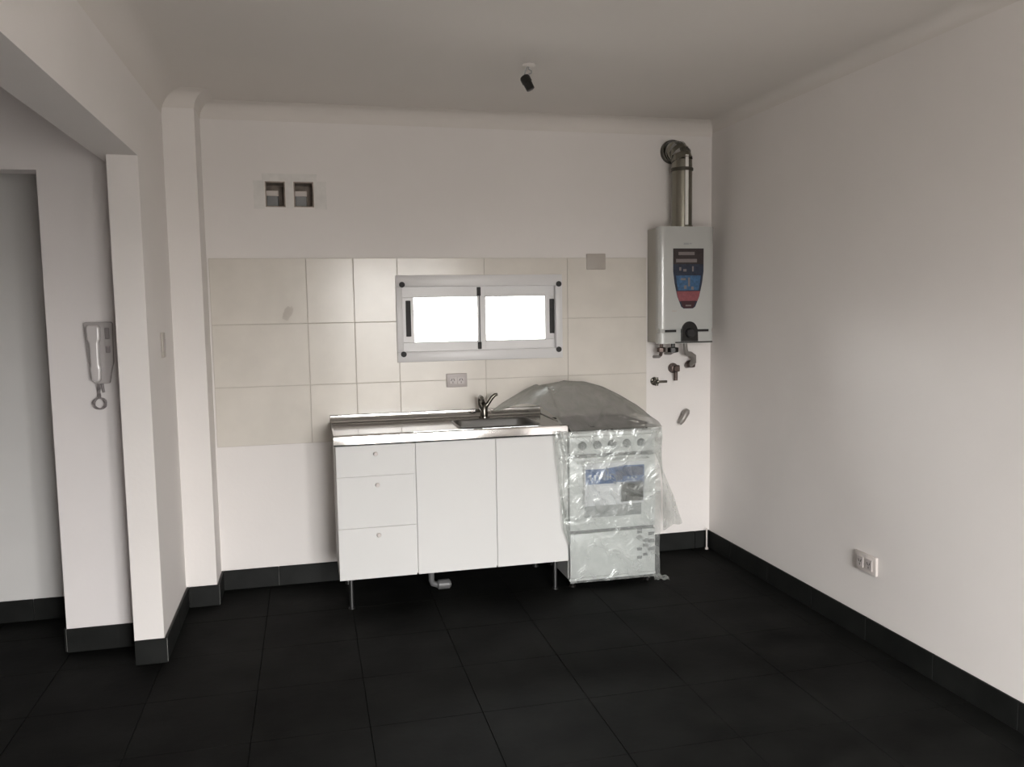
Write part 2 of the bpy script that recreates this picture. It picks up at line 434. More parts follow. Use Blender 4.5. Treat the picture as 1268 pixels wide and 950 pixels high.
# ------------------------------------------------------------------ ventilation openings
for n, (a, b, c, e) in enumerate(VENTS):
    lab = ['square raw vent opening high on back wall, nearer the pilaster',
           'square raw vent opening high on back wall, nearer the window'][n]
    v = thing('vent_opening', lab, 'vent', ((a+b)/2, YB, c), 'raw vent openings high on the back wall')
    k = MB(); y1 = YB+.13; t = .006
    k.box(a, b, YB+.004, y1, e-t, e); k.box(a, b, YB+.004, y1, c, c+t); k.box(a, a+t, YB+.004, y1, c, e); k.box(b-t, b, YB+.004, y1, c, e)
    k.box(a, b, y1, y1+.01, c, e)
    build_in(k, 'duct_lining', M['concrete'], v)
    k = MB(); k.box(a+t, a+.066, YB+.022, YB+.10, c+t, c+.078, .004, 1)
    build_in(k, 'metal_damper', M['mark'] if n else M['mark'], v)
    k = MB(); k.box(a+t, a+.068, YB+.018, YB+.024, c+.060, c+.088, .002, 1)
    build_in(k, 'damper_flange', M['plastic'], v)
def blob(name, cx, cz, rx, rz, mt, y=YB, seed=0, t=.0012, rot=0):
    mb = MB(); n = 22; rnd = random.Random(seed); P = []
    for k in range(n):
        a = 2*PI*k/n; r = 1+rnd.uniform(-.16, .16)
        u, v = rx*r*math.cos(a), rz*r*math.sin(a)
        P.append((cx+u*math.cos(rot)-v*math.sin(rot), cz+u*math.sin(rot)+v*math.cos(rot)))
    mb.prism(P, 'y', y-t, y)
    return mb.build(name, mt)
# plaster repair around the openings (irregular frame, set outside the holes)
pt = MB()
for (a, b, c, e) in ((-.255, -.197, 2.05, 2.197), (-.090, -.050, 2.055, 2.197), (.058, .125, 2.05, 2.197), (-.21, .075, 2.198, 2.235)):
    n = 6; P = []; rnd = random.Random(int(a*1000))
    P = [(a+rnd.uniform(0, .003), c+(e-c)*k/n) for k in range(n+1)]; P = [(u if a < -.2 or abs(a-.058) > .01 else u, v) for u, v in P]
    Q = [(b-rnd.uniform(0, .004), c+(e-c)*k/n) for k in range(n, -1, -1)]
    pt.prism(P+Q, 'y', YB-.0015, YB)
o = pt.build('plaster_patch', M['patch']); tag(o, 'pale plaster repair around the two raw vent openings', 'plaster')
o = blob('tile_blotch', -.105, 1.495, .022, .042, M['grout'], YB-.0085, 5, .0008, -.5)  # small irregular patch in the grout colour
tag(o, 'faint grey blotch on the tiles left of the window', 'stain')

# ------------------------------------------------------------------ kitchen base cabinet
CX0, CX1, CYF, CYB = .108, 1.300, 4.150, 4.655
cab = thing('base_cabinet', 'white kitchen base cabinet with three drawers and two doors on thin legs', 'cabinet', (CX0, CYB, 0))
k = MB(); T = .016
zb, zt = .165, .842
k.box(CX0, CX0+T, CYF+.019, CYB, zb, zt); k.box(CX1-T, CX1, CYF+.019, CYB, zb, zt)
k.box(CX0+T, CX1-T, CYF+.019, CYB, zb, zb+T); k.box(CX0+T, CX1-T, CYB-.006, CYB, zb+T, zt)
k.box(.492, .508, CYF+.019, CYB-.006, zb+T, zt); k.box(CX0+T, CX1-T, CYF+.019, CYF+.08, zt-.02, zt)
build_in(k, 'carcass', M['carcass'], cab)
k = MB(); k.box(CX0+.004, CX1-.004, CYF+.011, CYF+.0185, .168, .838)
build_in(k, 'added_gap_board', M['white'], cab)  # white board added behind the fronts to lighten the gaps between them
def front(name, x0, x1, z0, z1, knob=None):
    k = MB(); k.box(x0, x1, CYF, CYF+.0105, z0, z1, .0015, 2)
    f = build_in(k, name, M['white'], cab)
    if knob:
        kx, kz = knob
        q = MB(); q.tube([(kx, CYF+.001, kz), (kx, CYF-.008, kz), (kx, CYF-.012, kz), (kx, CYF-.016, kz)], [.006, .006, .011, .009], 14)
        build_in(q, 'knob', M['plastic'], f, smooth=True)
front('drawer', .109, .4955, .692, .840, (.303, .797)); front('drawer', .109, .4955, .431, .684, (.308, .640)); front('drawer', .109, .4955, .163, .423, (.308, .385))
front('door', .5025, .9105, .163, .840); front('door', .9165, 1.300, .163, .840)
for x, y in ((.165, 4.20), (1.24, 4.20), (.165, 4.60), (1.24, 4.60)):
    q = MB(); q.tube([(x, y, 0), (x, y, .006), (x, y, .008), (x, y, .150), (x, y, .152), (x, y, .165)], [.017, .017, .011, .011, .022, .022], 14)
    build_in(q, 'leg', M['legm'], cab, smooth=True)

# stainless worktop with upstand, rolled front edge and a sunk basin
wt = thing('sink_worktop', 'stainless steel worktop with an inset sink on the white cabinet', 'worktop', (CX0, CYB, .845))
WX0, WX1, WY0, WY1, WZ = .100, 1.296, 4.128, 4.668, .897
BX0, BX1, BY0, BY1 = .745, 1.165, 4.205, 4.50
k = MB()
for (a, b, c, e) in ((WX0, BX0, WY0+.012, WY1-.02), (BX1, WX1, WY0+.012, WY1-.02), (BX0, BX1, WY0+.012, BY0), (BX0, BX1, BY1, WY1-.02)):
    k.box(a, b, c, e, WZ-.012, WZ-.004)
# raised rim along the front, apron, side rims
R = .010
fp = [(WY0+.032, WZ-.004), (WY0+.024, WZ+.000), (WY0+.008, WZ+.001), (WY0+.002, WZ-.003), (WY0, WZ-.010), (WY0, WZ-.046), (WY0+.004, WZ-.051), (WY0+.018, WZ-.051), (WY0+.018, WZ-.008)]
k.prism(fp, 'x', WX0, WX1)
# coved upstand at the wall
cp = [(WY1-.045, WZ-.0045)] + [(WY1-.045+.035*math.sin(a), WZ-.0045+.035*(1-math.cos(a))) for a in (PI/2*j/7 for j in range(1, 8))] + [(WY1-.010, WZ+.034), (WY1-.008, WZ+.038), (WY1, WZ+.038), (WY1, WZ-.012), (WY1-.045, WZ-.012)]
k.prism(cp, 'x', WX0, WX1)
k.box(WX0, WX0+.010, WY0+.012, WY1, WZ-.05, WZ+.001, .002, 1); k.box(WX1-.008, WX1, WY0+.012, WY1, WZ-.05, WZ+.001, .002, 1)
build_in(k, 'worktop_sheet', M['steel'], wt, smooth=True)
k = MB()
def basin_ring(ins, z, r, n=5):
    x0, x1, y0, y1 = BX0+ins, BX1-ins, BY0+ins, BY1-ins; P = []
    for cx, cy, a0 in ((x1-r, y1-r, 0), (x0+r, y1-r, PI/2), (x0+r, y0+r, PI), (x1-r, y0+r, 1.5*PI)):
        for j in range(n+1): a = a0+PI/2*j/n; P.append((cx+r*math.cos(a), cy+r*math.sin(a), z))
    return P
rings = [basin_ring(-.012, WZ-.0035, .05), basin_ring(-.006, WZ+.0015, .05), basin_ring(.002, WZ+.001, .05), basin_ring(.008, WZ-.008, .05), basin_ring(.018, WZ-.15, .06), basin_ring(.045, WZ-.172, .05)]
VR = [[k.bm.verts.new(p) for p in r] for r in rings]
for a, b in zip(VR, VR[1:]):
    for j in range(len(a)): k.bm.faces.new((a[j], a[(j+1) % len(a)], b[(j+1) % len(a)], b[j]))
k.bm.faces.new(VR[-1])
bas = build_in(k, 'sink_basin', M['basin'], wt, smooth=True)
k = MB(); k.tube([(.95, 4.35, WZ-.171), (.95, 4.35, WZ-.166)], .04, 20); build_in(k, 'drain_strainer', M['steel'], bas, smooth=True)

# faucet
fc = thing('kitchen_faucet', 'dark chrome single lever faucet standing behind the sink', 'faucet', (.945, 4.575, WZ-.004))
k = MB(); fx, fy, fz = .945, 4.575, WZ-.004
k.tube([(fx, fy, fz), (fx, fy, fz+.008), (fx, fy, fz+.010), (fx, fy, fz+.065), (fx, fy, fz+.078)], [.030, .029, .021, .021, .014], 18)
build_in(k, 'body', M['chrome'], fc, smooth=True)
k = MB(); k.tube([(fx-.008, fy, fz+.050), (fx-.020, fy-.002, fz+.078), (fx-.024, fy-.006, fz+.104), (fx-.026, fy-.030, fz+.122), (fx-.028, fy-.085, fz+.120), (fx-.029, fy-.125, fz+.096)], [.016, .014, .0125, .012, .0115, .0115], 14)
build_in(k, 'spout', M['chrome'], fc, smooth=True)
k = MB(); k.tube([(fx+.006, fy, fz+.060), (fx+.022, fy-.004, fz+.080), (fx+.044, fy-.008, fz+.112), (fx+.062, fy-.01, fz+.128), (fx+.076, fy-.01, fz+.130)], [.016, .012, .011, .010, .008], 12)
build_in(k, 'lever', M['chrome'], fc, smooth=True)
# drain trap under the cabinet
dp = thing('drain_trap', 'grey plastic drain pipe bending to the floor under the cabinet', 'pipe', (.60, 4.36, 0))
k = MB(); k.tube([(.595, 4.36, .30), (.595, 4.36, .055), (.602, 4.36, .036), (.625, 4.36, .028), (.70, 4.36, .028)], .016, 12)
build_in(k, 'pipe', M['pvc'], dp, smooth=True)
k = MB(); k.tube([(.625, 4.36, .028), (.632, 4.36, .028), (.69, 4.36, .028), (.697, 4.36, .028)], [.018, .0265, .0265, .018], 16)
build_in(k, 'coupling', M['pvc'], dp, smooth=True)

# ------------------------------------------------------------------ cooker under its film
SX0, SX1, SYF, SYB = 1.309, 1.802, 4.155, 4.650
st = thing('gas_cooker', 'white freestanding gas cooker still wrapped, with blue paper label', 'cooker', ((SX0+SX1)/2, SYB, 0))
k = MB(); k.box(SX0, SX1, SYF+.03, SYB, .045, .822, .004, 1); build_in(k, 'body', M['enamel'], st)
k = MB(); k.box(SX0-.002, SX1+.002, SYF+.004, SYB+.002, .823, .842, .006, 2); cook = build_in(k, 'hob_top', M['enamel'], st, smooth=True)
k = MB(); k.box(SX0+.03, SX1-.03, SYF+.05, SYB-.04, .842, .8435); build_in(k, 'burner_tray', M['hob'], cook)
k = MB(); k.box(SX0+.003, SX1-.003, SYF+.003, SYF+.029, .728, .822, .006, 2); cp_ = build_in(k, 'control_panel', M['enamel'], st, smooth=True)
for i in range(5):
    x = 1.385+i*.083; q = MB(); q.tube([(x, SYF+.004, .776), (x, SYF-.006, .776), (x, SYF-.016, .776), (x, SYF-.019, .776)], [.024, .022, .019, .016], 16)
    q.box(x-.004, x+.004, SYF-.025, SYF-.018, .760, .792, .001, 1)
    build_in(q, 'knob', M['knob'], cp_, smooth=True)
k = MB(); k.box(SX0+.012, SX1-.012, SYF+.010, SYF+.029, .712, .727); build_in(k, 'gap_strip', M['groove'], st)
k = MB(); k.box(SX0+.003, SX1-.003, SYF, SYF+.029, .318, .711, .005, 2); dd = build_in(k, 'oven_door', M['enamel'], st, smooth=True)
k = MB(); k.box(SX0+.085, SX1-.085, SYF-.0015, SYF+.001, .385, .60, .0005, 1); build_in(k, 'oven_window', M['knob'], dd)
k = MB(); k.tube([(SX0+.05, SYF-.002, .690), (SX0+.05, SYF-.026, .690), (SX0+.06, SYF-.030, .690), (SX1-.06, SYF-.030, .690), (SX1-.05, SYF-.026, .690), (SX1-.05, SYF-.002, .690)], .008, 10)
build_in(k, 'handle', M['enamel'], dd, smooth=True)
k = MB(); k.box(SX0+.012, SX1-.012, SYF+.010, SYF+.029, .302, .317); build_in(k, 'gap_strip', M['groove'], st)
k = MB(); k.box(SX0+.003, SX1-.003, SYF, SYF+.029, .060, .301, .005, 2); dw = build_in(k, 'drawer', M['enamel'], st, smooth=True)
k = MB(); k.box(SX0, SX1, SYF+.004, SYF+.03, .043, .058, .002, 1); build_in(k, 'plinth_rail', M['enamel'], st)
for x, y in ((SX0+.03, SYF+.05), (SX1-.03, SYF+.05), (SX0+.03, SYB-.04), (SX1-.03, SYB-.04)):
    q = MB(); q.tube([(x, y, 0), (x, y, .012), (x, y, .014), (x, y, .047)], [.018, .018, .008, .008], 12); build_in(q, 'foot', M['black'], st, smooth=True)
for gx in (1.437, 1.674):
    q = MB()
    for yy in (4.22, 4.40, 4.58): q.tube([(gx-.10, yy, .870), (gx+.10, yy, .870)], .006, 8)
    for xx in (-.10, -.035, .035, .10): q.tube([(gx+xx, 4.22, .870), (gx+xx, 4.58, .870)], .006, 8)
    for xx in (-.10, .10):
        for yy in (4.22, 4.58): q.tube([(gx+xx, yy, .842), (gx+xx, yy, .870)], .006, 8)
    build_in(q, 'burner_grate', M['iron'], cook, smooth=True)
    for yy in (4.30, 4.50):
        q = MB(); q.tube([(gx, yy, .843), (gx, yy, .852), (gx, yy, .858)], [.045, .040, .030], 16)
        build_in(q, 'burner', M['iron'], cook, smooth=True)
# glued paper label with its printed blocks
def card(mb, x0, x1, z0, z1, y, t=.0008): mb.box(x0, x1, y-t, y, z0, z1)
FY = 4.118
lb = thing('energy_label', 'paper sheet with blue band and small photo on the wrapped cooker', 'label', (1.55, FY, .45))
k = MB(); card(k, 1.385, 1.722, .455, .700, FY+.010); build_in(k, 'sheet', M['paper'], lb)
k = MB(); card(k, 1.392, 1.56, .571, .652, FY+.0088); k.prism([(1.54, .580), (1.722, .560), (1.722, .662), (1.62, .664), (1.50, .652)], 'y', FY+.0082, FY+.009); build_in(k, 'blue_band', M['blue'], lb)
k = MB(); card(k, 1.600, 1.716, .606, .655, FY+.0078, .0006); card(k, 1.56, 1.60, .585, .64, FY+.0078, .0006); build_in(k, 'dark_blue_block', M['blue2'], lb)
rnd = random.Random(3)
for x in (1.415, 1.437, 1.462, 1.49, 1.508, 1.525):
    k = MB(); card(k, x, x+rnd.uniform(.008, .014), .592, .622, FY+.0070, .0005); build_in(k, 'faint_print', M['lightmark'], lb)
for x in (1.625, 1.645, 1.668):
    k = MB(); card(k, x, x+.012, .590, .603, FY+.0066, .0005); build_in(k, 'faint_print', M['lightmark'], lb)
k = MB(); card(k, 1.590, 1.716, .468, .572, FY+.0068, .0006); build_in(k, 'photo', M['photo'], lb)
for z in (.310, .292, .262, .243, .215, .196, .165, .150):
    x = 1.69 + (.035 if int(z*1000) % 2 else 0); k = MB(); card(k, x, x+.028, z-.011, z+.004, FY+.030); build_in(k, 'handling_mark', M['mark'], dw)
for z in (.275, .235, .19):
    k = MB(); card(k, 1.755, 1.79, z-.01, z+.008, FY+.030); build_in(k, 'handling_mark', M['mark'], dw)

# plastic film
def nz(x, y, z, s): return noise.noise(Vector((x*s, y*s, z*s)))
def rid(x, y, z, s): return 1-abs(noise.noise(Vector((x*s, y*s, z*s))))*2
def ss(a, b, x):
    t = max(0, min(1, (x-a)/(b-a))); return t*t*(3-2*t)
def domeH(x):
    pts = [(.98, .0), (1.05, .055), (1.12, .10), (1.20, .150), (1.30, .190), (1.40, .208), (1.50, .200), (1.60, .170), (1.70, .115), (1.80, .055), (1.87, .012), (1.90, .0)]
    if x <= pts[0][0] or x >= pts[-1][0]: return 0
    for (a, h), (b, g) in zip(pts, pts[1:]):
        if a <= x <= b: return h+(g-h)*(x-a)/(b-a)
    return 0
k = MB()
def skirt(u, v):    # front: u across, v from top to bottom
    x0 = 1.262 + .030*ss(0, 1, v) + .012*math.sin(v*9); x1 = 1.816 - .012*v + .003*math.sin(v*14)
    x = x0+(x1-x0)*u; z = .862-(.862-.050)*v
    f = .007*nz(x, .3, z, 5)+.0035*rid(x+z*.35, 2., z*.4, 9)
    edge = ss(0, .12, 1-u)
    y = FY-.006-f + .0*edge - .012*ss(.0, .06, v)*math.sin(min(1, v*10)*PI)*.5
    y = min(y, FY-.0045)
    return Vector((x, y, z))
k.grid(skirt, 60, 70)
k2 = MB()
def top(u, v):      # over the hob: u across, v front to back
    xl = 1.262 - .20*ss(0, .8, v) - .06*v; xr = 1.822+.055*ss(0, .7, v)
    x = xl+(xr-xl)*u; y = FY-.008+(4.642-FY+.008)*v
    s = ss(-.05, .62, v)*(1-.10*ss(.7, 1, v))
    base = .862 if x > 1.29 else .862+.044*ss(.0, .12, v)
    if x > 1.27: base = .862+.030*ss(0, .15, v)*(1-ss(1.78, 1.87, x))
    h = domeH(x)*s*.96
    cr = .007*nz(x, y, 0, 5)+.005*rid(x-y*.6, y*.5+x*.2, 1, 6)
    return Vector((x, y, max(base+h+cr*ss(0, .15, v)*min(1, h*14+.15), (.9015 if x < 1.30 else .846))))
k2.grid(top, 76, 50)
def flare(u, v):    # loose sheet hanging past the right side: u front to back, v down
    y = FY+.004+(4.46-FY)*u; z = .862-(.565+.065*u+.008*math.sin(u*9))*v
    x = 1.820+(.005+.275*u)*(v+.25*math.sin(v*PI)*.3)+.005*math.sin(u*13+v*2)*v+.004*nz(1, y, z, 9)
    return Vector((x, y, z))
k.grid(flare, 36, 44)
def lflare(u, v):   # left edge turned round the cabinet front
    x = 1.262-.045*u*(1-.3*v)-.0*v + .030*ss(0, 1, v)+.012*math.sin(v*9)*(1-u); z = .866-(.62-.1*u)*v
    y = FY-.006-.012*math.sin(u*6+v*7)*.6
    return Vector((x, min(y, FY-.003), z))
k.grid(lflare, 8, 50)
wrap = k.build('plastic_wrap', M['film'], smooth=True, origin=(1.55, 4.4, .0))
build_in(k2, 'bunched_film', M['film2'], wrap, smooth=True)
k = MB()
def scrap(u, v): return Vector((1.800+.085*u, 4.165+.05*v+.01*math.sin(u*5), .004+.030*math.sin(v*PI)*(1-.55*u)+.004*math.sin(u*17)))
k.grid(scrap, 14, 10); build_in(k, 'loose_fold', M['film'], wrap, smooth=True)
tag(wrap, 'clear wrinkled plastic film ballooning over the cooker and sink end', 'plastic wrap')

# ------------------------------------------------------------------ water heater
HX0, HX1, HYF, HZ0, HZ1 = 1.967, 2.312, 4.49, 1.285, 1.957
ht = thing('water_heater', 'white wall mounted gas water heater with shield-shaped sticker', 'water heater', (2.14, YB, HZ0))
k = MB(); k.box(HX0+.006, HX1-.006, HYF+.045, YB-.001, HZ0+.005, HZ1-.004, .003, 1); build_in(k, 'casing', M['casing'], ht)
# front cover with rounded vertical edges
def cover_prof(x0, x1, y0, y1, r):
    P = [(x0, y1)]
    for cx, a0 in ((x0+r, PI), (x1-r, 1.5*PI)):
        for j in range(11): a = a0+PI/2*j/10; P.append((cx+r*math.cos(a), y0+.022+.022*math.sin(a)))
    P.append((x1, y1)); return P
k = MB(); k.prism(cover_prof(HX0, HX1, HYF, HYF+.05, .05), 'z', HZ0+.085, HZ1)
cov = build_in(k, 'front_cover', M['heat'], ht, smooth=True)
k = MB(); k.prism(cover_prof(HX0, HX1, HYF, HYF+.05, .05), 'z', HZ0, HZ0+.062)
build_in(k, 'lower_cover', M['heat'], ht, smooth=True)
k = MB(); k.box(HX0+.01, HX1-.01, HYF+.012, HYF+.05, HZ0+.062, HZ0+.085); build_in(k, 'shadow_gap', M['heat'], ht)
k = MB(); k.box(HX0+.04, HX0+.11, HYF+.008, HYF+.013, HZ0+.066, HZ0+.080); k.box(HX1-.12, HX1-.03, HYF+.008, HYF+.013, HZ0+.066, HZ0+.080)
k.box(HX0+.10, HX1-.01, HYF-.001, HYF+.001, HZ0+.003, HZ0+.010)
build_in(k, 'air_slot', M['black'], ht)
k = MB(); kx = 2.153
P = [(kx-.052, HZ0+.012), (kx+.052, HZ0+.012), (kx+.050, HZ0+.062)] + [(kx+.050*math.cos(a), HZ0+.065+.062*math.sin(a)) for a in (PI*j/12 for j in range(13))] + [(kx-.050, HZ0+.062)]
k.prism(P, 'y', HYF-.014, HYF+.004); kb = build_in(k, 'control_recess', M['black'], ht)
k = MB(); k.tube([(kx, HYF-.012, HZ0+.06), (kx, HYF-.030, HZ0+.06), (kx, HYF-.034, HZ0+.06)], [.030, .027, .022], 20); build_in(k, 'dial', M['gasket'], kb, smooth=True)
# shield sticker
def shield(x0, x1, z0, z1, cut=0):
    cx, hw, H = (x0+x1)/2, (x1-x0)/2, z1-z0
    R = [(1, 1.0), (1, .62), (.90, .42), (.72, .20), (.46, .03), (.30, 0)]
    P = [(cx-hw*a, z0+H*b) for a, b in R] + [(cx+hw*a, z0+H*b) for a, b in R[::-1]]
    return P
LX0, LX1, LZ0, LZ1 = 2.052, 2.243, 1.487, 1.832
k = MB(); k.prism(shield(LX0, LX1, LZ0, LZ1), 'y', HYF-.0012, HYF); stt = build_in(k, 'sticker', M['navy'], cov)
def band(z0, z1, shr, mt, t, name):
    # slice of the shield between two heights
    cx, hw, H = (LX0+LX1)/2, (LX1-LX0)/2, LZ1-LZ0
    def wd(z):
        b = (z-LZ0)/H; R = [(0, .30), (.03, .46), (.20, .72), (.42, .90), (.62, 1), (1.0, 1)]
        for (p, a), (q, c) in zip(R, R[1:]):
            if p <= b <= q: return hw*(a+(c-a)*(b-p)/(q-p))
        return hw
    zs = [z0+(z1-z0)*j/4 for j in range(5)]
    P = [(cx-wd(z)*shr, z) for z in zs]+[(cx+wd(z)*shr, z) for z in zs[::-1]]
    q = MB(); q.prism(P, 'y', HYF-t, HYF-.001); return q
o = build_in(band(LZ1-.090, LZ1-.001, .99, None, .0016, ''), 'sticker_band', M['st_dark'], cov)
build_in(band(LZ0+.105, LZ0+.190, .84, None, .0016, ''), 'sticker_band', M['st_blue'], cov)
build_in(band(LZ0+.042, LZ0+.100, .98, None, .0016, ''), 'sticker_band', M['st_red'], cov)
build_in(band(LZ0+.003, LZ0+.044, .80, None, .0019, ''), 'sticker_band', M['st_maroon'], cov)
for x, z, ww, hh in ((2.085, LZ1-.038, .10, .018), (2.070, LZ1-.080, .13, .020), (2.09, 1.705, .012, .02), (2.115, 1.70, .02, .014), (2.17, 1.70, .01, .03), (2.10, 1.65, .03, .012), (2.145, 1.615, .012, .05), (2.12, 1.60, .016, .02), (2.165, 1.595, .016, .018), (2.13, 1.50, .035, .008)):
    k = MB(); k.box(x, x+ww, HYF-.0024, HYF-.0016, z, z+hh); build_in(k, 'sticker_print', M['st_text'], cov)
k = MB(); k.box(2.118, 2.150, HYF-.0008, HYF, 1.853, 1.864); k.box(2.154, 2.168, HYF-.0008, HYF, 1.856, 1.863); build_in(k, 'maker_mark', M['knob'], cov)
k = MB(); k.box(2.045, 2.075, HYF-.0008, HYF, 1.470, 1.476); build_in(k, 'print_line', M['beige'], cov)

# flue
FXc, FYc, FR = 2.145, 4.575, .059
fl = thing('flue_duct', 'shiny aluminium flue duct rising from the heater and elbowing into the wall', 'duct', (FXc, FYc, HZ1))
k = MB(); k.tube([(FXc, FYc, HZ1-.004), (FXc, FYc, 2.292)], FR, 36, False); k.tube([(FXc, FYc, HZ1-.004), (FXc, FYc, HZ1+.012)], FR+.004, 36, False)
build_in(k, 'pipe', M['flue'], fl, smooth=True)
def glint_strip(u, v): a_ = -PI/2+.06+(u-.5)*.34; return Vector((FXc+(FR+.0012)*math.cos(a_), FYc+(FR+.0012)*math.sin(a_), HZ1+.002+(2.365-HZ1)*v))
k = MB(); k.grid(glint_strip, 4, 2); build_in(k, 'glint_strip', M['glint_strip'], fl, smooth=True)['label'] = 'pale vertical strip painted as a glint'  # strip laid on the pipe to paint its bright vertical glint
k = MB(); k.tube([(FXc, FYc, 2.280), (FXc, FYc, 2.283), (FXc, FYc, 2.297), (FXc, FYc, 2.300)], [FR+.001, FR+.006, FR+.006, FR+.001], 36, False)
build_in(k, 'joint_ring', M['fluering'], fl, smooth=True)
# segmented elbow, curving left and back into the wall
k = MB(); El = [(FXc, FYc, 2.290), (FXc, FYc, 2.345), (FXc-.004, FYc+.008, 2.376), (FXc-.010, FYc+.030, 2.398), (FXc-.016, FYc+.062, 2.406), (FXc-.020, YB+.01, 2.408)]
for a, b in zip(El, El[1:]):
    k.tube([a, b], [FR, FR-.0005], 30, False)
for p, q in zip(El[1:-1], El[2:]):
    d_ = (Vector(q)-Vector(p)).normalized()*.004; k.tube([Vector(p)-d_, Vector(p)+d_], [FR+.0035]*2, 30, False)
build_in(k, 'elbow', M['flue'], fl, smooth=True)
k = MB(); k.tube([(FXc-.021, YB-.030, 2.408), (FXc-.021, YB-.028, 2.408), (FXc-.021, YB, 2.408)], [FR+.003, FR+.008, FR+.010], 30, False)
build_in(k, 'wall_collar', M['fluering'], fl, smooth=True)

# pipes and valves under the heater
vp = thing('supply_valve', 'dark brass supply valve under the left corner of the water heater', 'valve', (2.02, 4.58, 1.22))
k = MB(); k.tube([(2.015, 4.57, HZ0+.01), (2.015, 4.57, 1.235), (2.015, 4.58, 1.215)], [.011, .011, .011], 12); k.tube([(2.015, 4.57, 1.262), (2.015, 4.57, 1.258), (2.015, 4.57, 1.236), (2.015, 4.57, 1.232)], [.014, .027, .027, .014], 8)
build_in(k, 'body', M['brass'], vp, smooth=False)
k = MB(); k.tube([(2.015, 4.575, 1.216), (2.015, 4.60, 1.205), (2.015, YB-.001, 1.20)], .009, 10); build_in(k, 'pipe', M['pipe'], vp, smooth=True)
vq = thing('gas_connector', 'black gas connector hanging below the middle of the water heater', 'pipe', (2.08, 4.57, 1.22))
k = MB(); k.tube([(2.085, 4.56, HZ0+.01), (2.085, 4.56, 1.262), (2.085, 4.56, 1.258), (2.085, 4.56, 1.232), (2.085, 4.56, 1.228)], [.013, .013, .034, .034, .013], 8)
build_in(k, 'nut', M['black'], vq)
k = MB(); k.tube([(2.085, 4.56, 1.235), (2.087, 4.60, 1.222), (2.09, YB-.001, 1.218)], .009, 10); build_in(k, 'pipe', M['pipe'], vq, smooth=True)
vh = thing('flexible_hose', 'grey flexible hose looping from the heater into the wall', 'hose', (2.22, 4.6, 1.2))
k = MB(); k.tube([(2.165, 4.57, HZ0+.01), (2.170, 4.57, 1.245), (2.180, 4.58, 1.222), (2.215, 4.60, 1.215), (2.240, 4.61, 1.200), (2.245, 4.62, 1.165), (2.238, 4.65, 1.145), (2.225, YB-.001, 1.14)], [.013, .013, .014, .015, .017, .017, .016, .016], 14)
build_in(k, 'hose', M['hose'], vh, smooth=True)
k = MB(); k.tube([(2.212, 4.655, 1.150), (2.225, 4.655, 1.150), (2.265, 4.655, 1.150), (2.270, 4.655, 1.150)], [.012, .024, .024, .012], 6); k.tube([(2.238, 4.655, 1.150), (2.238, YB-.001, 1.150)], .018, 12)
build_in(k, 'coupling', M['brass'], vh)
vw = thing('water_tap', 'brown brass stop valve with stem pointing down, below the heater', 'valve', (2.138, YB, 1.115))
k = MB(); k.tube([(2.138, YB-.001, 1.128), (2.138, YB-.012, 1.128), (2.138, YB-.013, 1.128), (2.138, YB-.055, 1.128), (2.138, YB-.060, 1.128)], [.031, .030, .022, .022, .016], 16)
k.box(2.112, 2.164, YB-.050, YB-.020, 1.108, 1.148, .006, 2)
build_in(k, 'body', M['brass'], vw, smooth=True)
k = MB(); k.tube([(2.142, YB-.035, 1.110), (2.142, YB-.035, 1.055)], [.012, .012], 12); build_in(k, 'stem', M['brass'], vw, smooth=True)
vg = thing('gas_stopcock', 'small chrome gas stopcock with side lever on the bare wall', 'valve', (2.02, YB, 1.05))
k = MB(); k.tube([(2.018, YB-.001, 1.052), (2.018, YB-.010, 1.052), (2.018, YB-.011, 1.052), (2.018, YB-.050, 1.052)], [.026, .025, .015, .014], 16); k.tube([(2.018, YB-.035, 1.078), (2.018, YB-.035, 1.028)], .011, 12)
build_in(k, 'body', M['chrome'], vg, smooth=True)
k = MB(); k.box(2.015, 2.078, YB-.058, YB-.050, 1.045, 1.060, .003, 2); k.tube([(1.992, YB-.045, 1.050), (2.018, YB-.045, 1.052)], .007, 8); build_in(k, 'lever', M['chrome'], vg, smooth=True)
vs_ = thing('capped_hose', 'short tilted grey capped pipe on the wall right of the cooker', 'pipe', (2.205, YB, .83))
k = MB(); k.tube([(2.17, YB-.030, .790), (2.185, YB-.035, .812), (2.212, YB-.038, .858), (2.222, YB-.034, .872)], [.014, .019, .020, .014], 14); k.tube([(2.205, YB-.03, .845), (2.207, YB-.001, .848)], .015, 12)
build_in(k, 'pipe', M['hose'], vs_, smooth=True)
cp2 = thing('pipe_stub', 'thin pale vertical pipe stub at the right corner of the floor', 'pipe', (2.353, 4.64, 0))
k = MB(); k.tube([(2.345, 4.63, 0), (2.345, 4.63, .012), (2.345, 4.63, .013), (2.345, 4.63, .125), (2.345, 4.63, .135)], [.010, .010, .005, .005, .003], 10); build_in(k, 'pipe', M['plastic'], cp2, smooth=True)

